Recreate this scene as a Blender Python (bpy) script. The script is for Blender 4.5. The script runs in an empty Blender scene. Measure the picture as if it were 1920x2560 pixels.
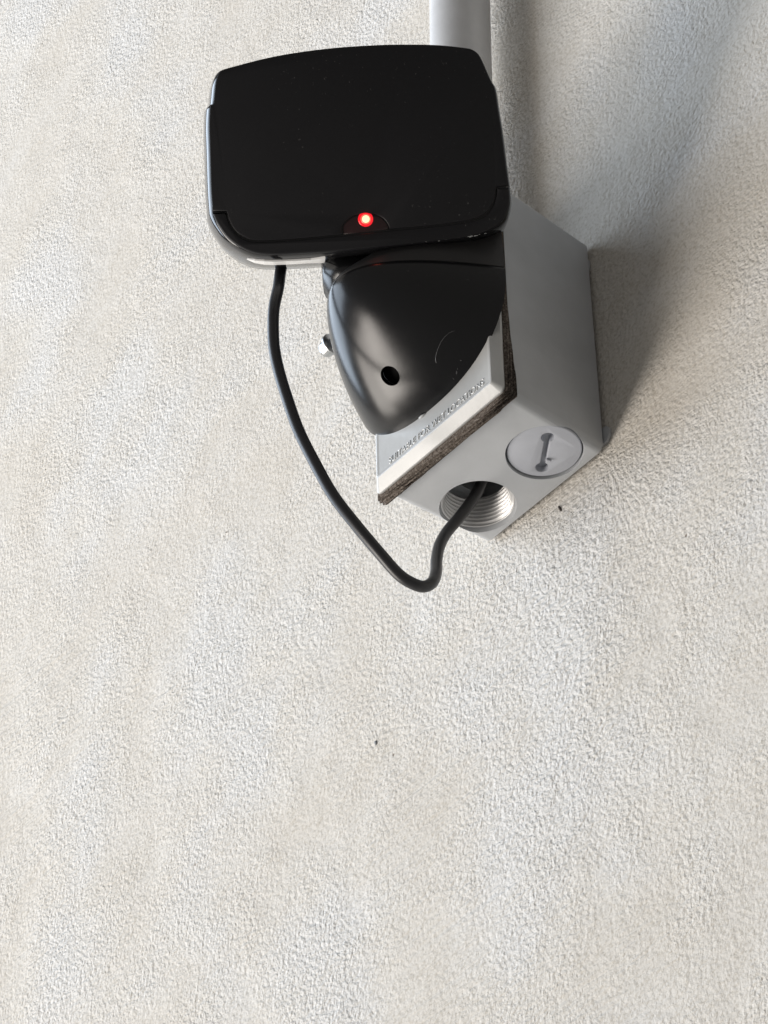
import bpy, bmesh, math, random
from mathutils import Vector, Matrix, noise as mnoise

# ------------------------------------------------------------------ scene, camera, light
sc = bpy.context.scene
C = sc.collection
sc.view_settings.view_transform = 'Standard'
sc.view_settings.look = 'None'
sc.view_settings.exposure = 0.0
sc.view_settings.gamma = 1.0
sc.view_settings.use_curve_mapping = False
sc.render.engine = 'CYCLES'
sc.cycles.max_bounces = 8
sc.cycles.diffuse_bounces = 4
sc.cycles.sample_clamp_indirect = 6.0

# all lengths below are millimetres in the place; MM turns them into metres.
# x runs right along the wall, y runs into the wall (so -y is out from it), z is up
MM = 0.001
CAM_POS = Vector((680.80, -690.79, -922.72))
CAM_R = ((0.6371099, 0.7705932, -0.0166445),
         (-0.5311491, 0.4232892, -0.7339666),
         (-0.5585442, 0.4764581, 0.6789816))          # rows: right, down, forward
cam_d = bpy.data.cameras.new('camera')
cam = bpy.data.objects.new('camera', cam_d); C.objects.link(cam)
rt, dn, fw = (Vector(r) for r in CAM_R)
m = Matrix((rt, -dn, -fw)).transposed().to_4x4()
m.translation = CAM_POS * MM
cam.matrix_world = m
cam_d.sensor_fit = 'VERTICAL'; cam_d.sensor_height = 36.0
cam_d.lens = 8875.0 / 2560.0 * 36.0
cam_d.clip_start = 0.05; cam_d.clip_end = 100.0
sc.camera = cam

w = bpy.data.worlds.new('World'); sc.world = w; w.use_nodes = True
bg = w.node_tree.nodes['Background']
bg.inputs['Color'].default_value = (1.0, 0.955, 0.90, 1.0)
bg.inputs['Strength'].default_value = 0.215

def area_lamp(name, pos, target, power, color, sx, sy):
    d = bpy.data.lights.new(name, 'AREA'); d.energy = power; d.color = color
    d.shape = 'RECTANGLE'; d.size = sx; d.size_y = sy
    o = bpy.data.objects.new(name, d); C.objects.link(o)
    o.location = pos
    o.rotation_euler = (Vector(target) - Vector(pos)).to_track_quat('-Z', 'Y').to_euler()
    return o
# sunlit paving beyond the shaded strip on the left throws warm light up; the open sky above it adds cool light
def flat_lamp(name, loc, direction, radiance, color, sx, sy):
    power = radiance * math.pi * sx * sy
    return area_lamp(name, loc, Vector(loc) + Vector(direction), power, color, sx, sy)
flat_lamp('paving_light', (-2.6, -3.3, -2.45), (0, 0, 1), 13.5, (1.0, 0.93, 0.855), 1.6, 4.6)
flat_lamp('far_paving_light', (-5.9, -2.8, -2.45), (0, 0, 1), 8.0, (1.0, 0.935, 0.86), 5.0, 4.6)
flat_lamp('open_sky_light', (-4.0, -3.7, 2.2), (1, 0, 0), 5.6, (0.73, 0.85, 1.0), 6.4, 4.4)

# ------------------------------------------------------------------ helpers
def link_obj(name, me, mat=None, parent=None, smooth=True):
    o = bpy.data.objects.new(name, me); C.objects.link(o)
    if mat: me.materials.append(mat)
    if parent is not None: o.parent = parent
    if smooth:
        for p in me.polygons: p.use_smooth = True
    return o

def mesh_from(verts, faces, scale=MM):
    me = bpy.data.meshes.new('mesh')
    me.from_pydata([tuple(c * scale for c in v) for v in verts], [], faces)
    me.update(); return me

def bm_mesh(bm):
    me = bpy.data.meshes.new('mesh'); bm.to_mesh(me); bm.free(); me.update(); return me

def empty(name, loc=(0, 0, 0)):
    o = bpy.data.objects.new(name, None); C.objects.link(o)
    o.empty_display_size = 0.02
    return o

def tag(o, label=None, cat=None, kind=None, group=None):
    if label: o['label'] = label
    if cat: o['category'] = cat
    if kind: o['kind'] = kind
    if group: o['group'] = group
    return o

def sharp(o, deg=35):
    me = o.data
    bm = bmesh.new(); bm.from_mesh(me)
    a = math.radians(deg)
    for e in bm.edges:
        e.smooth = not (len(e.link_faces) == 2 and e.calc_face_angle(0) > a)
    bm.to_mesh(me); bm.free()
    return o

def fix_normals(me):
    bm = bmesh.new(); bm.from_mesh(me)
    bmesh.ops.recalc_face_normals(bm, faces=bm.faces)
    bm.to_mesh(me); bm.free(); return me

def loft(rings, cap0=True, cap1=True, closed=True):
    """rings: lists of equally many points (mm)"""
    n = len(rings[0]); V = [tuple(p) for r in rings for p in r]; F = []
    for i in range(len(rings) - 1):
        for j in range(n if closed else n - 1):
            k = (j + 1) % n
            F.append((i * n + j, i * n + k, (i + 1) * n + k, (i + 1) * n + j))
    if cap0: F.append(tuple(range(n)))
    if cap1: F.append(tuple((len(rings) - 1) * n + j for j in range(n)))
    return fix_normals(mesh_from(V, F))

def rounded_rect(x0, x1, z0, z1, r, k=6):
    pts = []
    for cx, cz, a0 in ((x1 - r, z1 - r, 0), (x0 + r, z1 - r, 90), (x0 + r, z0 + r, 180), (x1 - r, z0 + r, 270)):
        for i in range(k + 1):
            a = math.radians(a0 + 90 * i / k)
            pts.append((cx + r * math.cos(a), cz + r * math.sin(a)))
    return pts

def apply_mods(o):
    dg = bpy.context.evaluated_depsgraph_get()
    me = bpy.data.meshes.new_from_object(o.evaluated_get(dg), depsgraph=dg)
    o.modifiers.clear(); o.data = me
    return o

def bevel(o, width, seg=2, angle=30):
    b = o.modifiers.new('bevel', 'BEVEL'); b.width = width * MM; b.segments = seg
    b.limit_method = 'ANGLE'; b.angle_limit = math.radians(angle)
    b.harden_normals = False
    apply_mods(o)
    for p in o.data.polygons: p.use_smooth = True
    return sharp(o, 40)

def cut(o, cutter_meshes):
    tmp = []
    for me in cutter_meshes:
        c = bpy.data.objects.new('cutter', me); C.objects.link(c); tmp.append(c)
        b = o.modifiers.new('cut', 'BOOLEAN'); b.operation = 'DIFFERENCE'; b.solver = 'EXACT'; b.object = c
    apply_mods(o)
    for c in tmp: bpy.data.objects.remove(c)
    return o

def catmull(pts, per=6, closed=False):
    out = []; n = len(pts)
    P = [Vector(p) for p in pts]
    rng = range(n) if closed else range(n - 1)
    for i in rng:
        p0 = P[(i - 1) % n] if closed or i > 0 else P[0] * 2 - P[1]
        p1 = P[i]; p2 = P[(i + 1) % n]
        p3 = P[(i + 2) % n] if closed or i + 2 < n else P[-1] * 2 - P[-2]
        for k in range(per):
            t = k / per
            out.append(0.5 * ((2 * p1) + (p2 - p0) * t + (2 * p0 - 5 * p1 + 4 * p2 - p3) * t * t + (3 * p1 - p0 - 3 * p2 + p3) * t ** 3))
    if not closed: out.append(P[-1].copy())
    return out

def tube(path, radius, seg=20, caps=True):
    P = [Vector(p) for p in path]; rings = []
    t = (P[1] - P[0]).normalized()
    nrm = t.orthogonal().normalized()
    for i, p in enumerate(P):
        a = P[max(i - 1, 0)]; b = P[min(i + 1, len(P) - 1)]
        t = (b - a).normalized()
        nrm = (nrm - t * nrm.dot(t)).normalized(); bi = t.cross(nrm)
        r = radius(i / (len(P) - 1)) if callable(radius) else radius
        rings.append([p + (nrm * math.cos(2 * math.pi * j / seg) + bi * math.sin(2 * math.pi * j / seg)) * r for j in range(seg)])
    return loft(rings, caps, caps)

# ------------------------------------------------------------------ materials
def mat(name, base=(0.5, 0.5, 0.5), rough=0.5, metal=0.0, spec=0.5):
    m = bpy.data.materials.new(name); m.use_nodes = True
    b = m.node_tree.nodes['Principled BSDF']
    b.inputs['Base Color'].default_value = (*base, 1); b.inputs['Roughness'].default_value = rough
    b.inputs['Metallic'].default_value = metal; b.inputs['Specular IOR Level'].default_value = spec
    return m, m.node_tree.nodes, m.node_tree.links, b

def nd(N, t, **kw):
    n = N.new(t)
    for k, v in kw.items():
        if k in n.inputs: n.inputs[k].default_value = v
        else: setattr(n, k, v)
    return n

def ramp(N, L, src, stops, interp='LINEAR'):
    r = N.new('ShaderNodeValToRGB'); r.color_ramp.interpolation = interp
    e = r.color_ramp.elements
    while len(e) < len(stops): e.new(0.5)
    for x, (p, c) in zip(e, stops):
        x.position = p; x.color = (*c, 1) if len(c) == 3 else c
    L.new(src, r.inputs['Fac']); return r

def math_n(N, L, op, a, b=None, clamp=False):
    m = N.new('ShaderNodeMath'); m.operation = op; m.use_clamp = clamp
    for i, v in enumerate((a, b)):
        if v is None: continue
        if isinstance(v, (int, float)): m.inputs[i].default_value = v
        else: L.new(v, m.inputs[i])
    return m.outputs[0]

def mixc(N, L, fac, a, b, blend='MIX'):
    m = N.new('ShaderNodeMix'); m.data_type = 'RGBA'; m.blend_type = blend
    for sock, v in ((m.inputs[0], fac), (m.inputs[6], a), (m.inputs[7], b)):
        if isinstance(v, (int, float)): sock.default_value = v
        elif isinstance(v, tuple): sock.default_value = (*v, 1)
        else: L.new(v, sock)
    return m.outputs[2]

def stucco_material():
    m, N, L, b = mat('sand_stucco', rough=0.92, spec=0.2)
    co = nd(N, 'ShaderNodeTexCoord').outputs['Object']
    n1 = nd(N, 'ShaderNodeTexNoise', Scale=540.0, Detail=2.5, Roughness=0.5, Distortion=0.15); L.new(co, n1.inputs['Vector'])
    n2 = nd(N, 'ShaderNodeTexNoise', Scale=1050.0, Detail=2.0, Roughness=0.6); L.new(co, n2.inputs['Vector'])
    n3 = nd(N, 'ShaderNodeTexNoise', Scale=75.0, Detail=3.0, Roughness=0.6); L.new(co, n3.inputs['Vector'])
    vo = nd(N, 'ShaderNodeTexVoronoi', Scale=500.0); vo.feature = 'SMOOTH_F1'; L.new(co, vo.inputs['Vector'])
    h = math_n(N, L, 'ADD', math_n(N, L, 'MULTIPLY', n1.outputs[0], 1.0), math_n(N, L, 'MULTIPLY', n2.outputs[0], 0.35))
    h = math_n(N, L, 'ADD', h, math_n(N, L, 'MULTIPLY', vo.outputs['Distance'], -0.35))
    h = math_n(N, L, 'ADD', h, math_n(N, L, 'MULTIPLY', n3.outputs[0], 0.8))
    # the float left rougher and smoother passes, shallow waves and a few sweeping drag marks
    pm = nd(N, 'ShaderNodeTexNoise', Scale=11.0, Detail=3.0, Roughness=0.6, Distortion=0.4); L.new(co, pm.inputs['Vector'])
    amp = ramp(N, L, pm.outputs[0], [(0.36, (0.40, 0.40, 0.40)), (0.5, (0.88, 0.88, 0.88)), (0.62, (1.2, 1.2, 1.2))]).outputs[0]
    h = math_n(N, L, 'MULTIPLY', h, amp)
    b1 = nd(N, 'ShaderNodeBump', Strength=1.0, Distance=0.0009)
    lw = nd(N, 'ShaderNodeTexNoise', Scale=15.0, Detail=2.0, Roughness=0.5, Distortion=0.3); L.new(co, lw.inputs['Vector']); L.new(lw.outputs[0], b1.inputs['Height'])
    mp = nd(N, 'ShaderNodeMapping'); mp.inputs['Rotation'].default_value = (0, math.radians(38), 0); mp.inputs['Scale'].default_value = (14, 1, 260); L.new(co, mp.inputs['Vector'])
    sw = nd(N, 'ShaderNodeTexNoise', Scale=1.0, Detail=3.0, Roughness=0.6, Distortion=0.5); L.new(mp.outputs[0], sw.inputs['Vector'])
    sm_ = nd(N, 'ShaderNodeTexNoise', Scale=7.0, Detail=1.0); L.new(co, sm_.inputs['Vector'])
    swh = math_n(N, L, 'MULTIPLY', sw.outputs[0], ramp(N, L, sm_.outputs[0], [(0.48, (0, 0, 0)), (0.62, (1, 1, 1))]).outputs[0])
    b2 = nd(N, 'ShaderNodeBump', Strength=1.0, Distance=0.0008); L.new(swh, b2.inputs['Height']); L.new(b1.outputs[0], b2.inputs['Normal'])
    bp = nd(N, 'ShaderNodeBump', Strength=1.0, Distance=0.00092); L.new(h, bp.inputs['Height']); L.new(b2.outputs[0], bp.inputs['Normal']); L.new(bp.outputs[0], b.inputs['Normal'])
    # pigment: cream and cooler white trowel patches, fine grains, a few dark grits
    p1 = nd(N, 'ShaderNodeTexNoise', Scale=11.0, Detail=2.5, Roughness=0.6); L.new(co, p1.inputs['Vector'])
    base = ramp(N, L, p1.outputs[0], [(0.36, (0.568, 0.540, 0.494)), (0.5, (0.588, 0.567, 0.530)), (0.64, (0.600, 0.592, 0.576))])
    p2 = nd(N, 'ShaderNodeTexNoise', Scale=900.0, Detail=1.0); L.new(co, p2.inputs['Vector'])
    g = ramp(N, L, p2.outputs[0], [(0.30, (0.82, 0.79, 0.74)), (0.48, (0.995, 0.985, 0.97)), (0.7, (1.07, 1.06, 1.05))])
    col = mixc(N, L, 0.8, base.outputs[0], g.outputs[0], 'MULTIPLY')
    sp = nd(N, 'ShaderNodeTexVoronoi', Scale=55.0, Randomness=1.0); L.new(co, sp.inputs['Vector'])
    k1 = math_n(N, L, 'LESS_THAN', sp.outputs['Distance'], 0.035)
    sx = N.new('ShaderNodeSeparateColor'); L.new(sp.outputs['Color'], sx.inputs[0])
    k2 = math_n(N, L, 'GREATER_THAN', sx.outputs[0], 0.90)
    col = mixc(N, L, math_n(N, L, 'MULTIPLY', math_n(N, L, 'MULTIPLY', k1, k2), 0.75), col, (0.16, 0.12, 0.09))
    L.new(col, b.inputs['Base Color'])
    return m

def plastic(name, base, rough, dust=0.0, dust_col=(0.35, 0.34, 0.33), bump=0.0, bscale=2500.0, rvar=0.08, spec=0.5):
    m, N, L, b = mat(name, base, rough, 0.0, spec)
    co = nd(N, 'ShaderNodeTexCoord').outputs['Object']
    n = nd(N, 'ShaderNodeTexNoise', Scale=55.0, Detail=5.0, Roughness=0.65); L.new(co, n.inputs['Vector'])
    L.new(math_n(N, L, 'ADD', math_n(N, L, 'MULTIPLY', math_n(N, L, 'SUBTRACT', n.outputs[0], 0.5), rvar * 2), rough), b.inputs['Roughness'])
    if dust:
        d = nd(N, 'ShaderNodeTexNoise', Scale=620.0, Detail=3.0, Roughness=0.7); L.new(co, d.inputs['Vector'])
        sm = nd(N, 'ShaderNodeTexNoise', Scale=24.0, Detail=4.0, Roughness=0.6); L.new(co, sm.inputs['Vector'])
        f = math_n(N, L, 'MULTIPLY', ramp(N, L, d.outputs[0], [(0.66, (0, 0, 0)), (0.80, (1, 1, 1))]).outputs[0],
                   ramp(N, L, sm.outputs[0], [(0.45, (0, 0, 0)), (0.7, (1, 1, 1))]).outputs[0])
        L.new(mixc(N, L, math_n(N, L, 'MULTIPLY', f, dust), base, dust_col), b.inputs['Base Color'])
    if bump:
        bn = nd(N, 'ShaderNodeTexNoise', Scale=bscale, Detail=2.0); L.new(co, bn.inputs['Vector'])
        bp = nd(N, 'ShaderNodeBump', Strength=bump, Distance=0.0001); L.new(bn.outputs[0], bp.inputs['Height']); L.new(bp.outputs[0], b.inputs['Normal'])
    return m

def painted_metal(name, base, rough=0.42):
    m, N, L, b = mat(name, base, rough)
    co = nd(N, 'ShaderNodeTexCoord').outputs['Object']
    n = nd(N, 'ShaderNodeTexNoise', Scale=30.0, Detail=5.0, Roughness=0.6); L.new(co, n.inputs['Vector'])
    r = ramp(N, L, n.outputs[0], [(0.3, tuple(c * 0.88 for c in base)), (0.7, tuple(min(1, c * 1.07) for c in base))])
    v = nd(N, 'ShaderNodeTexVoronoi', Scale=130.0); L.new(co, v.inputs['Vector'])
    sx = N.new('ShaderNodeSeparateColor'); L.new(v.outputs['Color'], sx.inputs[0])
    f = math_n(N, L, 'MULTIPLY', math_n(N, L, 'LESS_THAN', v.outputs['Distance'], 0.06), math_n(N, L, 'GREATER_THAN', sx.outputs[0], 0.93))
    L.new(mixc(N, L, math_n(N, L, 'MULTIPLY', f, 0.6), r.outputs[0], (0.7, 0.68, 0.64)), b.inputs['Base Color'])
    bn = nd(N, 'ShaderNodeTexNoise', Scale=420.0, Detail=3.0); L.new(co, bn.inputs['Vector'])
    bp = nd(N, 'ShaderNodeBump', Strength=0.3, Distance=0.0002); L.new(bn.outputs[0], bp.inputs['Height']); L.new(bp.outputs[0], b.inputs['Normal'])
    return m

def gasket_material():
    m, N, L, b = mat('foam_gasket', rough=0.95, spec=0.15)
    co = nd(N, 'ShaderNodeTexCoord').outputs['Object']
    n = nd(N, 'ShaderNodeTexNoise', Scale=1100.0, Detail=4.0, Roughness=0.7); L.new(co, n.inputs['Vector'])
    r = ramp(N, L, n.outputs[0], [(0.32, (0.035, 0.029, 0.024)), (0.48, (0.115, 0.095, 0.08)), (0.68, (0.30, 0.265, 0.235))])
    L.new(r.outputs[0], b.inputs['Base Color'])
    bp = nd(N, 'ShaderNodeBump', Strength=1.0, Distance=0.0006); L.new(n.outputs[0], bp.inputs['Height']); L.new(bp.outputs[0], b.inputs['Normal'])
    return m

M = {}
M['stucco'] = stucco_material()
M['box'] = painted_metal('grey_painted_box', (0.385, 0.40, 0.418))
M['cover'] = painted_metal('grey_painted_cover', (0.46, 0.465, 0.46), 0.28)
M['letters'] = painted_metal('highlit_raised_letters', (0.68, 0.69, 0.69), 0.28)  # same grey paint, lightened to imitate bright reflections on the strokes
M['plug'] = painted_metal('grey_painted_plug', (0.375, 0.393, 0.435))
M['thread'] = painted_metal('bare_cast_thread', (0.52, 0.52, 0.52), 0.34)
M['thread'].node_tree.nodes['Principled BSDF'].inputs['Metallic'].default_value = 0.35
M['pipe'] = painted_metal('grey_conduit', (0.55, 0.555, 0.565), 0.36)
M['gasket'] = gasket_material()
M['hood'] = plastic('black_satin_plastic', (0.005, 0.0052, 0.006), 0.23, 0.35, bump=0.10, spec=0.42)
M['cap'] = plastic('weathered_black_plastic', (0.020, 0.0195, 0.020), 0.45, 0.3, bump=0.15)
M['housing'] = plastic('black_gloss_plastic', (0.008, 0.008, 0.009), 0.09, 0.2, rvar=0.02)
M['lens'] = plastic('black_matte_plastic', (0.006, 0.006, 0.0075), 0.55, 0.5, bump=0.35, bscale=2200.0, spec=0.27)
M['cable'] = plastic('black_rubber', (0.014, 0.014, 0.016), 0.38, 0.2)
M['zinc'] = mat('zinc_plated_steel', (0.52, 0.54, 0.55), 0.3, 1.0)[0]
M['dark'] = mat('painted_recess_shade', (0.006, 0.006, 0.006), 0.8, 0.0, 0.1)[0]  # near-black colour standing in for shade inside the hood opening
M['chip'] = mat('pale_chipped_paint', (0.42, 0.43, 0.43), 0.7)[0]
M['scratch'] = mat('scuffed_plastic', (0.16, 0.16, 0.165), 0.6)[0]
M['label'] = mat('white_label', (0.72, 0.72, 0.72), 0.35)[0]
M['slate'] = mat('grey_grit', (0.22, 0.23, 0.24), 0.8)[0]
M['grit'] = mat('dark_grit', (0.05, 0.04, 0.035), 0.8)[0]
m, N, L, b = mat('red_led_window', (0.020, 0.004, 0.005), 0.35); M['window'] = m
b.inputs['Transmission Weight'].default_value = 0.1
def glow(name, col, s):
    m, N, L, b = mat(name, (0.2, 0.0, 0.0), 0.3)
    b.inputs['Emission Color'].default_value = (*col, 1); b.inputs['Emission Strength'].default_value = s
    return m
M['led'] = glow('red_halo_glow', (1.0, 0.010, 0.022), 0.95)  # dim red glow imitating the halo around the LED
M['led_mid'] = glow('led_mid_glow', (1.0, 0.045, 0.03), 4.0)
M['led_core'] = glow('led_core_glow', (1.0, 0.26, 0.13), 5.0)

# ------------------------------------------------------------------ the wall
WALL_Y = 1.6
def sheet(x0, x1, z0, z1, nx, nz, y=WALL_Y):
    V = []; F = []
    for j in range(nz + 1):
        for i in range(nx + 1):
            V.append((x0 + (x1 - x0) * i / nx, y, z0 + (z1 - z0) * j / nz))
    for j in range(nz):
        for i in range(nx):
            a = j * (nx + 1) + i
            F.append((a, a + 1, a + nx + 2, a + nx + 1))
    return mesh_from(V, F)
bm = bmesh.new()
bmesh.ops.create_cube(bm, size=1.0)
for v in bm.verts:
    v.co = Vector((v.co.x * 4.4 - 0.2, (v.co.y + 0.5) * 0.12 + WALL_Y * MM, v.co.z * 4.0 + 0.3))
wall = link_obj('wall', bm_mesh(bm), M['stucco'], smooth=False)
tag(wall, 'cream white sand finish stucco wall behind the sensor', kind='structure')

random.seed(4)
def fleck(x, z, sx, sz, rot, parent, mt):
    pts = []
    for k in range(9):
        a = 2 * math.pi * k / 9; r = 0.75 + 0.4 * random.random()
        px, pz = sx * r * math.cos(a), sz * r * math.sin(a)
        pts.append((x + px * math.cos(rot) - pz * math.sin(rot), z + px * math.sin(rot) + pz * math.cos(rot)))
    y = WALL_Y
    inner = [(x + (p[0] - x) * 0.6, y - 0.55, z + (p[1] - z) * 0.6) for p in pts]
    return link_obj('grit', loft([[(p[0], y + 0.1, p[1]) for p in pts], inner]), mt, parent)
fleck(-28.0, -8.6, 0.7, 2.2, 0.35, wall, M['grit'])
fleck(-138.8, -52.4, 1.0, 1.3, 0.2, wall, M['slate'])

# ------------------------------------------------------------------ conduit
conduit = empty('conduit')
tag(conduit, 'grey round conduit pipe running up the stucco wall into the box top', 'conduit')
def cpt(z): return Vector((-49.5 + 0.03 * (z - 300), -17.4, z))
link_obj('pipe', tube([cpt(z) for z in (112, 118, 200, 300, 420, 700, 1100, 1600, 2250)], 13.35, 48), M['pipe'], conduit)
cc = [tube([cpt(111), cpt(124)], 16.2, 6), tube([cpt(124), cpt(146)], 15.4, 48)]
link_obj('locknut', cc[0], M['zinc'], conduit, smooth=False)
sharp(link_obj('coupling', cc[1], M['pipe'], conduit))

# ------------------------------------------------------------------ junction box
W, H, D, E = 67.75, 114.3, 47.56, 1.6
box = empty('junction_box')
tag(box, 'grey metal outdoor junction box with blank cover, plug and open threaded hole below', 'electrical box')
def box_ring(t, r, inset=0.0):
    e = E * t - inset
    return [(x, -D * t, z) for x, z in rounded_rect(-W - e, e, -e, H + e, r)]
outer = loft([[(x, 0, z) for x, z in rounded_rect(-W + 0.9, -0.9, 0.9, H - 0.9, 3.0)],
              [(x, -0.9, z) for x, z in rounded_rect(-W, 0, 0, H, 3.6)],
              [(x, -D, z) for x, z in rounded_rect(-W - E, E, -E, H + E, 3.6)]])
body = link_obj('body', outer, M['box'], box)
cav = loft([[(x, -4.0, z) for x, z in rounded_rect(-W + 4, -4, 16.5, H - 4, 4)],
            [(x, -D - 5, z) for x, z in rounded_rect(-W + 3, -3, 15.5, H - 3, 4)]])
TILT = math.atan2(E, D)
HUB = Vector((-53.2, -17.4, -E * 17.4 / D)); PLUG = Vector((-14.9, -17.3, -E * 17.3 / D))
def bottom_frame(o): return o, Vector((1, 0, 0)), Vector((0, math.cos(TILT), math.sin(TILT))), Vector((0, -math.sin(TILT), math.cos(TILT)))
def disc_ring(o, r, up, seg=64):
    c, ax, ay, az = bottom_frame(o)
    return [c + ax * r * math.cos(2 * math.pi * i / seg) + ay * r * math.sin(2 * math.pi * i / seg) + az * up for i in range(seg)]
hole1 = loft([disc_ring(HUB, 15.3, -1), disc_ring(HUB, 14.55, 0.9), disc_ring(HUB, 14.3, 1.6), disc_ring(HUB, 14.2, 20)])
hole2 = loft([disc_ring(PLUG, 15.1, -1), disc_ring(PLUG, 14.75, 0.6), disc_ring(PLUG, 14.75, 9)])
cut(body, [cav, hole1, hole2])
for p in body.data.polygons: p.use_smooth = True
sharp(body, 25)
# female pipe thread in the open hub
def thread_mesh():
    c, ax, ay, az = bottom_frame(HUB)
    seg = 96; pitch = 1.85; turns = 7.6; per = 10
    rings = []; n = int(turns * per)
    for k in range(n + 1):
        s = k / per * pitch
        ring = []
        for i in range(seg):
            a = 2 * math.pi * i / seg
            ph = (s / pitch - i / seg) % 1.0
            d = abs(ph - 0.5) * 2
            r = 13.0 + 1.05 * min(1.0, max(0.0, (d - 0.12) / 0.76)) - 0.018 * s * 2
            if k == 0: r = 14.2
            ring.append(c + ax * r * math.cos(a) + ay * r * math.sin(a) + az * (2.1 + s))
        rings.append(ring)
    rings.append([p + az * 0.1 + (p - c - az * (p - c).dot(az)).normalized() * 2.2 for p in rings[-1]])
    return loft(rings, False, False)
link_obj('thread', thread_mesh(), M['thread'], box)
# flush plug with a dumb-bell shaped key slot
plug = link_obj('plug', loft([disc_ring(PLUG, 13.95, 1.2 - 0.35), disc_ring(PLUG, 14.2, 1.2), disc_ring(PLUG, 14.2, 8.0)]), M['plug'], box)
c, ax, ay, az = bottom_frame(PLUG)
sa = c + Vector((6.4, -4.0, 0)); sb = c + Vector((-7.3, 5.3, 0))
sd = (sb - sa).normalized(); sn = Vector((-sd.y, sd.x, 0))
outline = []
R1 = 2.55; hw = 1.0
for cen, sg in ((sa, -1), (sb, 1)):
    a0 = math.asin(hw / R1)
    for i in range(17):
        a = -math.pi + a0 + (2 * math.pi - 2 * a0) * i / 16
        outline.append(cen + sd * sg * R1 * math.cos(a) * 1.0 + sn * sg * R1 * math.sin(a))
slot = loft([[p + az * -0.5 for p in outline], [p + az * 4.2 for p in outline]])
cut(plug, [slot]); bevel(plug, 0.25, 2, 40)
link_obj('moulding_burr', tube([sa + sd * 11.9 + sn * s * 1.0 + az * (0.75 - 0.15 * abs(s)) for s in (-1.0, -1.6, -2.3, -2.9)], lambda t: 0.62 - 0.25 * t, 8), M['plug'], plug)

# gasket: slightly ragged foam squeezed out round the cover
random.seed(11)
def gasket_ring(off, y, amp):
    base = rounded_rect(-W - off, off, -off, H + off, 1.6, 3)
    pts = []
    n = len(base)
    for i in range(n):
        a = Vector(base[i]); b_ = Vector(base[(i + 1) % n]); L_ = (b_ - a).length
        k = max(1, int(L_ / 1.6))
        for j in range(k):
            p = a.lerp(b_, j / k)
            nz = mnoise.noise(Vector((p.x * 0.12, y * 0.4, p.y * 0.12))) * amp * 1.2 + mnoise.noise(Vector((p.x * 0.6, y, p.y * 0.6))) * amp
            cx, cz = -W / 2, H / 2
            d = Vector((p.x - cx, p.y - cz)); s = Vector((1 if d.x > 0 else -1, 0)) if abs(abs(d.x) - W / 2) < abs(abs(d.y) - H / 2) else Vector((0, 1 if d.y > 0 else -1))
            near = math.exp(-((p.x - 3) ** 2 + (p.y + 3) ** 2) / 160.0)
            squeeze = -1.1 if (s.x > 0 and p.y > 30) else 0.0
            if s.x > 0: squeeze = -2.2 * min(1, max(0, (p.y - 4) / 50.0)) - 0.6
            p = p + s * (nz + near * 0.7 + squeeze)
            pts.append((p.x, y, p.y))
    return pts
gasket = link_obj('gasket', loft([gasket_ring(2.0, -D + 0.05, 0.2), gasket_ring(4.3, -D - 0.3, 0.35), gasket_ring(4.8, -D - 1.2, 0.4), gasket_ring(4.7, -D - 2.8, 0.4), gasket_ring(4.4, -D - 3.9, 0.4), gasket_ring(3.6, -D - 4.35, 0.35), gasket_ring(1.0, -D - 4.4, 0.1)]), M['gasket'], box)
tag(gasket, 'ragged brown foam gasket squeezed between box and cover')

# cover: flat rim, sloping border and raised field
c0 = 3.0
def cov(off, y, r, dx=0.0): return [(x, y, z) for x, z in rounded_rect(-W - off + dx, off + dx, -off, H + off, r)]
CY = -D - 4.75
cover = link_obj('cover', loft([cov(2.3, CY + 0.6, 2.0), cov(2.3, CY, 2.0), cov(2.6, CY - 0.1, 2.1), cov(2.75, CY - 0.35, 2.2), cov(2.75, CY - 0.9, 2.2), cov(2.45, CY - 1.25, 2.0),
                                cov(-0.35, CY - 4.25, 1.2, 0.9), cov(-0.6, CY - 4.5, 1.1, 0.9), cov(-1.0, CY - 4.6, 1.0, 0.9), cov(-1.5, CY - 4.55, 0.9, 0.9), cov(-1.9, CY - 4.42, 0.8, 0.9), cov(-2.4, CY - 4.4, 0.7, 0.9)]), M['cover'], box)
sharp(cover, 28)
FY = CY - 4.4
cu = bpy.data.curves.new('lettering', 'FONT'); cu.body = 'SUITABLE FOR WET LOCATIONS'
cu.size = 4.55 * MM; cu.extrude = 0.04 * MM; cu.bevel_depth = 0.16 * MM; cu.bevel_resolution = 0; cu.offset = -0.14 * MM
to = bpy.data.objects.new('lettering_tmp', cu); C.objects.link(to)
dg = bpy.context.evaluated_depsgraph_get()
tm = bpy.data.meshes.new_from_object(to.evaluated_get(dg), depsgraph=dg); bpy.data.objects.remove(to)
xs = [v.co.x for v in tm.vertices]; k = 55.0 * MM / (max(xs) - min(xs)); x0 = min(xs)
for v in tm.vertices:
    x, y, z = v.co
    v.co = ((-58.8 * MM) + (x - x0) * k, FY * MM - z - 0.12 * MM, (2.7 * MM) + y)
lt = link_obj('lettering', tm, M['letters'], cover, smooth=False)
tag(lt, 'raised lettering reading SUITABLE FOR WET LOCATIONS')
# mounting feet that hold the box off the wall
for (fx, fz, sx) in ((-0.6, 8.6, 1), (-4.5, 104.0, 1), (-W + 0.6, 8.6, -1), (-W + 4.5, 104.0, -1)):
    pts = [(fx - sx * 6, fz - 4.4), (fx + sx * 1.6, fz - 4.2), (fx + sx * 3.2, fz - 2.0), (fx + sx * 3.4, fz + 1.6), (fx + sx * 1.8, fz + 3.6), (fx - sx * 6, fz + 4.4)]
    o = link_obj('mounting_foot', loft([[(p[0], 0.15, p[1]) for p in pts], [(p[0], WALL_Y - 0.05, p[1]) for p in pts]]), M['box'], box)
    bevel(o, 0.3)

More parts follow.
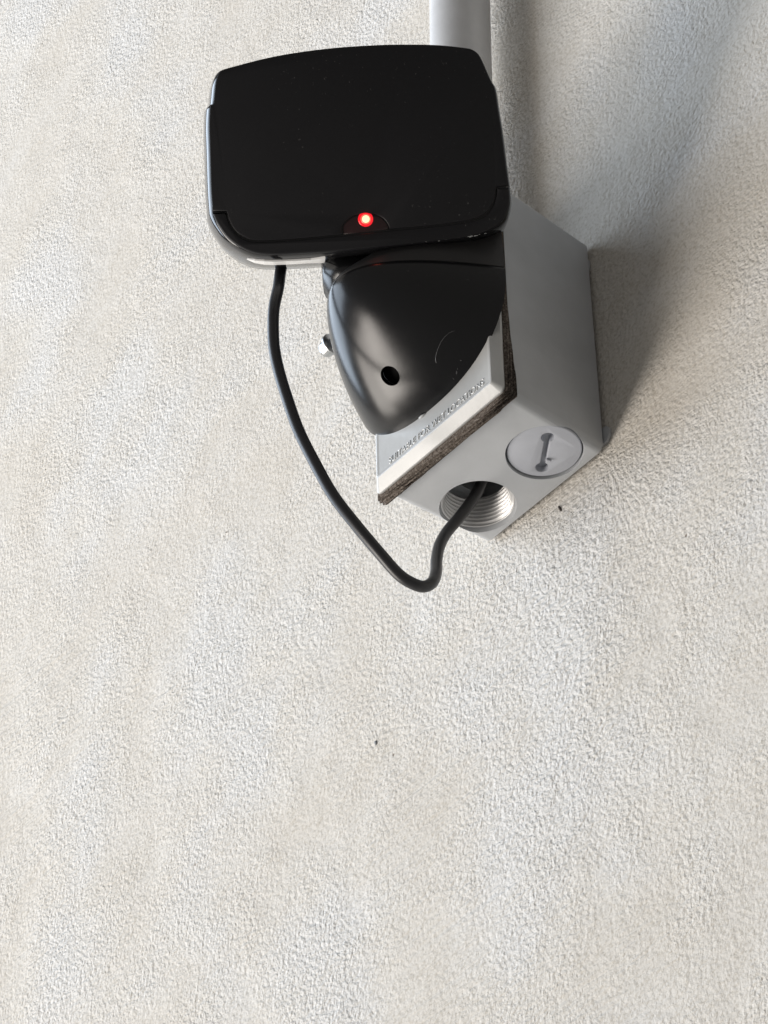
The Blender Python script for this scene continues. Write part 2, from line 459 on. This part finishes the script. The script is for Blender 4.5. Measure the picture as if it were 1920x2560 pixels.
# ------------------------------------------------------------------ motion sensor on its swivel mount
sensor = empty('motion_sensor')
tag(sensor, 'black motion sensor with glowing red LED, tilted down on a rounded black mount', 'motion sensor')
HX, HY0, HZ0, HW, HD, HH = -33.27, -55.9, 54.0, 43.68, 46.0, 41.0
def hood_prof(s_, t):
    k = (1.721 + 1.225 * t) / 2
    return 1 - ((s_ * s_ + 0.041) ** k - 0.041 ** k) / (1.041 ** k - 0.041 ** k)
def hood_point(t, s):
    ww = HW * (1 - t ** 2.369) ** (1 / 2.369); dd = HD * (1 - t ** 1.416) ** (1 / 1.416)
    return Vector((HX + ww * s, HY0 - dd * hood_prof(s, t), HZ0 - HH * t))
def shell(fn, nt=44, ns=80, t1=1.0):
    rings = []
    for i in range(nt + 1):
        t = t1 * math.sin(0.5 * math.pi * i / nt)
        ring = []
        for j in range(ns + 1):
            s = -math.cos(math.pi * j / ns)
            ring.append(fn(min(t, 0.9995), s))
        rings.append(ring)
    return rings
rings = shell(hood_point)
hm = loft(rings, False, False, closed=False)
hood = link_obj('mount_hood', hm, M['hood'], sensor)
so = hood.modifiers.new('wall', 'SOLIDIFY'); so.thickness = 2.2 * MM; so.offset = -1 if True else 1
bv = hood.modifiers.new('bevel', 'BEVEL'); bv.width = 0.5 * MM; bv.segments = 2; bv.limit_method = 'ANGLE'; bv.angle_limit = math.radians(50)
apply_mods(hood)
# set-screw opening in the front of the hood
hc = Vector((-36.4, -74.3, 21.7)); hn = Vector((-0.03, -0.55, -0.83)).normalized()
hu = hn.cross(Vector((1, 0, 0))).normalized(); hr = Vector((1, 0, 0))
def hring(r, d): return [hc + hn * d + (hr * math.cos(2 * math.pi * i / 40) + hu * math.sin(2 * math.pi * i / 40)) * r for i in range(40)]
cut(hood, [loft([hring(4.0, 8), hring(4.0, -14)])])
for p in hood.data.polygons: p.use_smooth = True
sharp(hood, 40)
link_obj('recess_shade', loft([hring(5.0, -4.2), hring(5.0, -6.0)]), M['dark'], hood)  # dark disc closes the opening and paints in its shade

# upper half of the mount, above the parting line
# it rises straight from the parting line and closes back towards the cover under the head
def cap_point(tau, s_):
    ww = HW - 0.5; dd = HD - 0.6
    a = abs(s_)
    h = 5.0 + 33.0 * a ** 1.6
    f = min(1.0, tau / 0.55)
    wx = HX + ww * s_ * (1 - 0.05 * f * f); wy = HY0 - dd * hood_prof(s_, 0.0) * (1 - 0.08 * f * f); wz = HZ0 + 1.3 + h * f
    if tau <= 0.55: return Vector((wx, wy, wz))
    g = math.sin((tau - 0.55) / 0.45 * math.pi / 2)
    back = Vector((HX + ww * 0.86 * s_, HY0, HZ0 + 2 + 46.0 * math.sqrt(max(0.0, 1 - 0.75 * s_ * s_))))
    return Vector((wx, wy, wz)).lerp(back, g)
dr = []
for i in range(41):
    dr.append([cap_point(i / 40, -math.cos(math.pi * j / 72)) for j in range(73)])
under = [[Vector((HX + (p.x - HX) * k2, HY0 + (p.y - HY0) * k2, p.z + dz)) for p in dr[0]] for k2, dz in ((0.9, 0.0), (0.99, -0.25))]
dome = link_obj('mount_cap', loft(under + dr, False, False, closed=False), M['cap'], sensor)
sharp(dome, 50)

# sensor head: local frame, right / up / facing direction
SC = Vector((-5.87, -115.0, 87.84)); SU = Vector((0.65554, 0.75155, 0.07376)); SV = Vector((0.42999, -0.45177, 0.78167)); SN = Vector((0.62079, -0.4807, -0.61931))
def SP(a, b_, d): return SC + SU * a + SV * b_ + SN * d
TOP = [(-55.72, -14.98), (-55.6, -6.2), (-54.76, 9.44), (-54.34, 17.28), (-53.58, 23.51), (-53.13, 25.21), (-51.97, 26.06), (-50.71, 32.74), (-49.74, 35.97), (-48.83, 37.48), (-47.35, 38.47), (-43.38, 39.33), (-31.52, 41.46), (-19.71, 42.8), (-4.04, 43.53), (11.56, 43.31), (23.23, 42.61), (34.86, 41.44), (44.87, 39.61), (47.91, 38.58), (49.93, 36.67), (51.34, 33.23), (52.82, 28.76), (53.95, 25.59), (54.74, 23.94), (55.1, 21.07), (55.39, 15.51), (56.01, 6.78), (56.43, -5.87), (56.77, -14.25)]
LOW = [(56.77, -15.12), (56.7, -19.28), (55.92, -22.76), (54.17, -26.55), (51.19, -29.29), (46.32, -31.41), (38.38, -32.96), (28.21, -33.46), (12.59, -33.9), (-10.75, -34.02), (-26.26, -33.69), (-33.99, -33.37), (-40.88, -32.26), (-46.47, -29.53), (-51.15, -25.23), (-54.2, -20.04), (-55.28, -17.21), (-55.69, -15.61)]
SEAM = [(-50.34, -15.57), (-49.83, -18.83), (-48.0, -22.9), (-44.61, -25.92), (-39.71, -27.65), (-25.78, -28.17), (-7.5, -27.94)]
DOME = [(-7.5, -27.94), (-7.3, -24.66), (-4.66, -22.13), (-1.84, -20.95), (1.69, -20.69), (5.89, -21.58), (8.47, -23.2), (9.97, -25.68), (10.13, -27.42)]
SEAM2 = [(10.13, -27.42), (28.76, -27.22), (40.52, -26.45), (46.13, -24.87), (49.52, -21.84), (51.27, -18.05), (52.05, -14.58)]
LED = (1.66, -22.8)
def v2(L_): return [Vector((a, b_)) for a, b_ in L_]
def smooth2(L_, per=4): return catmull(v2(L_), per)
top = smooth2(TOP); low = smooth2(LOW); seam = smooth2(SEAM); dome2 = smooth2(DOME, 3); seam2 = smooth2(SEAM2)
full = top + low
def clean(P, eps=0.25):
    out = [P[0]]
    for p in P[1:]:
        if (p - out[-1]).length > eps: out.append(p)
    if (out[0] - out[-1]).length < eps: out.pop()
    return out
def offset(P, d):
    n = len(P); out = []
    ar = sum(P[i].x * P[(i + 1) % n].y - P[(i + 1) % n].x * P[i].y for i in range(n))
    sg = 1 if ar > 0 else -1
    for i in range(n):
        t = (P[(i + 1) % n] - P[i - 1]).normalized()
        out.append(P[i] + Vector((t.y, -t.x)) * d * sg)
    return out
full = clean(full, 0.5)
def slab(P, d0, d1, rnd):
    rings = [[SP(p.x, p.y, d0) for p in offset(P, -rnd)], [SP(p.x, p.y, d0 - rnd * 0.3) for p in offset(P, -rnd * 0.3)],
             [SP(p.x, p.y, d0 - rnd) for p in P], [SP(p.x, p.y, d1) for p in P]]
    return loft(rings)
# housing behind the front panels
cen = Vector((0.0, 2.0))
def scaled(k, ky=None, shift=0.0):
    ky = ky or k
    return [Vector((cen.x + (p.x - cen.x) * k, cen.y + shift + (p.y - cen.y) * ky)) for p in full]
spec_rings = [(offset(full, -1.2), -0.9), (offset(full, -0.2), -1.3), (offset(full, 0.45), -2.2), (offset(full, 1.1), -5.5), (offset(full, 1.6), -12), (offset(full, 1.7), -22), (offset(full, 1.3), -31),
              (offset(full, 0.2), -36), (scaled(0.93, 0.93), -40), (scaled(0.86, 0.86, 1), -45), (scaled(0.74, 0.76, 3), -56), (scaled(0.58, 0.62, 5), -67), (scaled(0.40, 0.44, 6), -75), (scaled(0.16, 0.18, 7), -79)]
def side(p, d): return p.x - (0.8 * min(1, max(0, (-p.x - 47) / 6)) * math.exp(-((d + 16) / 11.0) ** 2))
housing = link_obj('housing', loft([[SP(side(p, d), p.y, d) for p in P] for P, d in spec_rings]), M['housing'], sensor)
sharp(housing, 60)
# pale label along the underside, its right end cut on the slant
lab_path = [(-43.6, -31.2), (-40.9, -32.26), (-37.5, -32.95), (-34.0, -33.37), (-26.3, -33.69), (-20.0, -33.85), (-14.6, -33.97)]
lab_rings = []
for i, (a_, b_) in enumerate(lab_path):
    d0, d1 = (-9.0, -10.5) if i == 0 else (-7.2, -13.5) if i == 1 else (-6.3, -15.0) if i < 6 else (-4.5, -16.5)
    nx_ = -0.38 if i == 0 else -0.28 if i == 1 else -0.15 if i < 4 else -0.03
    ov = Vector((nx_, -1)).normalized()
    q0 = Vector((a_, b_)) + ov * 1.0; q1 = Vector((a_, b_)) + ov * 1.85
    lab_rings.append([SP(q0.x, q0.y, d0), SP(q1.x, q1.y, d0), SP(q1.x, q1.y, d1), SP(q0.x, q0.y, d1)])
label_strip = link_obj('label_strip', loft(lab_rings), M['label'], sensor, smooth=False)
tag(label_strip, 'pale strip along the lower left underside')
# front panel, lower trim and LED window meet along fine recessed seams
lens_poly = clean(top + list(reversed(seam2)) + list(reversed(dome2)) + list(reversed(seam)), 0.3)
lens = link_obj('front_panel', slab(lens_poly, 0.25, -1.6, 0.5), M['lens'], sensor)
sharp(lens, 45)
def lower(P, d): return [p + Vector((0, -d)) for p in P]
inner = [Vector((-50.34, -16.1))] + [p + Vector(((0.45 if p.x > 30 else -0.45 if p.x < -30 else 0), -0.45)) for p in seam] + [Vector((-7.5, -28.45)), Vector((10.13, -27.9))] + [p + Vector(((0.45 if p.x > 30 else 0), -0.45)) for p in seam2]
trim_poly = clean(low + inner, 0.3)
trim = link_obj('lower_trim', slab(trim_poly, 0.3, -1.6, 0.6), M['lens'], sensor)
sharp(trim, 45)
win_poly = clean([cen2 for cen2 in ([Vector((1.4 + (p.x - 1.4) * 0.965, -25 + (p.y + 25) * 0.95 - 0.1)) for p in dome2])], 0.2)
window = link_obj('led_window', slab(win_poly, -0.25, -3.0, 0.3), M['window'], sensor)
def dome_mesh(a, b_, d, r, hgt, sx=1.0):
    rings = []
    for i in range(9):
        f = math.pi / 2 * i / 8
        rr = max(r * math.cos(f), 0.02)
        rings.append([SP(a + rr * sx * math.cos(2 * math.pi * j / 28), b_ + rr * math.sin(2 * math.pi * j / 28), d + hgt * math.sin(f)) for j in range(28)])
    return loft(rings)
led = link_obj('led', dome_mesh(LED[0], LED[1], -0.3, 2.9, 0.8), M['led'], sensor)  # widest dome glows to imitate the red halo round the lamp
link_obj('led_halo', dome_mesh(LED[0] + 0.02, LED[1] - 0.05, 0.1, 2.0, 1.0), M['led_mid'], led)  # inner step of the imitated halo, brighter towards the core
link_obj('led_core', dome_mesh(LED[0] + 0.05, LED[1] - 0.1, 0.62, 1.45, 0.9), M['led_core'], led)
tag(led, 'small glowing red indicator light')

# neck between the head and the mount
def neck_ring(c_, a, b_, k=28, p=3.2):
    uh = Vector((0.647, 0.762, 0)); vh = Vector((0.762, -0.647, 0))
    out = []
    for i in range(k):
        t = 2 * math.pi * i / k; cx, sx = math.cos(t), math.sin(t)
        out.append(Vector(c_) + uh * a * math.copysign(abs(cx) ** (2 / p), cx) + vh * b_ * math.copysign(abs(sx) ** (2 / p), sx))
    return out
neck = link_obj('neck', loft([neck_ring((-33, -84, 55.2), 9, 8), neck_ring((-34, -86, 57.5), 13, 11), neck_ring((-35.5, -87.5, 63), 15.5, 12.5), neck_ring((-37, -86, 72), 16.2, 12.5), neck_ring((-42, -82, 88), 16.5, 12)]), M['hood'], sensor)
# zinc bracket edge under the head
br = bmesh.new()
def plate(a0, a1, b0, b1, d0, d1):
    vs = [br.verts.new(SP(a, b_, d) * MM) for d in (d0, d1) for a, b_ in ((a0, b0), (a1, b0), (a1, b1), (a0, b1))]
    for f in ((0, 1, 2, 3), (7, 6, 5, 4), (0, 4, 5, 1), (1, 5, 6, 2), (2, 6, 7, 3), (3, 7, 4, 0)): br.faces.new([vs[i] for i in f])
plate(-8, 31, -36.2, -35.1, -24, -40)
plate(27.5, 31, -39.2, -36.2, -26, -38)
bmesh.ops.recalc_face_normals(br, faces=br.faces)
bracket = link_obj('bracket', bm_mesh(br), M['zinc'], sensor, smooth=False)
# clamp screw on the left flank of the mount
def lathe_x(origin, prof, seg=28, hexa=None):
    rings = []
    for dx, r in prof:
        rings.append([(origin[0] - dx, origin[1] + r * math.cos(2 * math.pi * i / seg), origin[2] + r * math.sin(2 * math.pi * i / seg)) for i in range(seg)])
    return loft(rings)
scr = (-75.0, -70.5, 72.0)
screw = sharp(link_obj('clamp_screw', lathe_x(scr, [(-22, 2.2), (2.0, 2.2), (2.0, 3.4), (4.2, 3.4), (5.4, 2.9), (6.1, 1.8), (6.3, 0.05)]), M['zinc'], sensor), 35)
link_obj('washer', lathe_x((scr[0] - 0.2, scr[1], scr[2]), [(-0.2, 4.6), (1.1, 4.6)]), M['zinc'], screw)

# wear on the hood: a curved scratch and a few chips near its edge
def hood_surface(px, pz):
    """front surface y of the hood at a given x, z"""
    t = min(0.999, max(0.0, (HZ0 - pz) / HH)); ww = HW * (1 - t ** 2.369) ** (1 / 2.369)
    return hood_point(t, max(-1, min(1, (px - HX) / ww)))
def chip(pts, r, parent=hood):
    return link_obj('scratch', tube(catmull([hood_surface(*p) for p in pts], 5), r, 6), M['scratch'], parent)
chip([(-6.4, 26.0), (-8.6, 25.2), (-11.8, 23.4), (-15.2, 21.2), (-17.6, 19.6)], lambda t: 0.03 + 0.04 * t)
chip([(-17.2, 19.9), (-17.8, 19.3), (-18.3, 18.8)], lambda t: 0.13)
random.seed(21)
for x, z, l, r in ((-15.9, 16.0, 0.5, 0.10), (-15.2, 16.6, 0.7, 0.07), (-14.2, 17.0, 0.35, 0.09), (-11.2, 18.5, 0.3, 0.08), (-18.1, 15.2, 0.4, 0.06)):
    a = random.random() * 6.28
    chip([(x, z), (x + l * math.cos(a), z + l * 0.6 * math.sin(a))], r)
flake = [Vector((-40.6, -56.6, 13.4)), Vector((-38.8, -56.9, 13.0)), Vector((-36.9, -56.5, 13.3))]
link_obj('paint_flake', tube([p + Vector((0, -0.3, -0.3)) for p in flake], lambda t: 0.5 - 0.4 * abs(t - 0.4), 7), M['chip'], hood)
def head_chip(a, b_, d, l, r):
    link_obj('scuff', tube([SP(a, b_, d), SP(a + l * 0.5, b_ + 0.1, d), SP(a + l, b_ + 0.25 * random.random(), d)], lambda t: r * (1 - 0.5 * t), 6), M['chip'], trim)
for k in range(16):
    a = 9 + 40 * random.random()
    bb = -33.9 + (0 if a < 28 else (a - 28) ** 2 * 0.0042)
    head_chip(a, bb + 0.35 + 0.5 * random.random(), 0.05, 0.4 + 1.2 * random.random() ** 2, 0.07 + 0.12 * random.random())

# ------------------------------------------------------------------ cable
cab = [(-60.1, -103.2, 86.8), (-57.7, -109.2, 77.8), (-58.0, -110.2, 71.9), (-58.1, -111.1, 63.0), (-60.2, -111.3, 54.8), (-61.9, -110.5, 46.8), (-64.4, -108.0, 37.8), (-64.7, -105.5, 27.2), (-64.0, -102.0, 14.1),
       (-62.7, -97.5, -1.1), (-60.0, -92.0, -16.5), (-57.3, -85.5, -31.2), (-53.9, -77.5, -44.1), (-51.7, -68.5, -54.2), (-50.9, -60.5, -60.5), (-49.7, -55.0, -62.8), (-48.5, -50.5, -62.8), (-48.1, -46.5, -58.8),
       (-50.4, -42.5, -50.2), (-54.9, -38.0, -38.3), (-58.1, -33.5, -26.4), (-58.7, -29.0, -16.4), (-56.3, -25.0, -8.7), (-53.8, -21.5, -1.3), (-51.7, -18.5, 6.2), (-50.2, -16.5, 15.0), (-48.0, -16.0, 28.0)]
cable = link_obj('cable', tube(catmull(cab, 6), 2.25, 20), M['cable'])
tag(cable, 'black cable looping from the sensor down into the open threaded hole', 'cable')
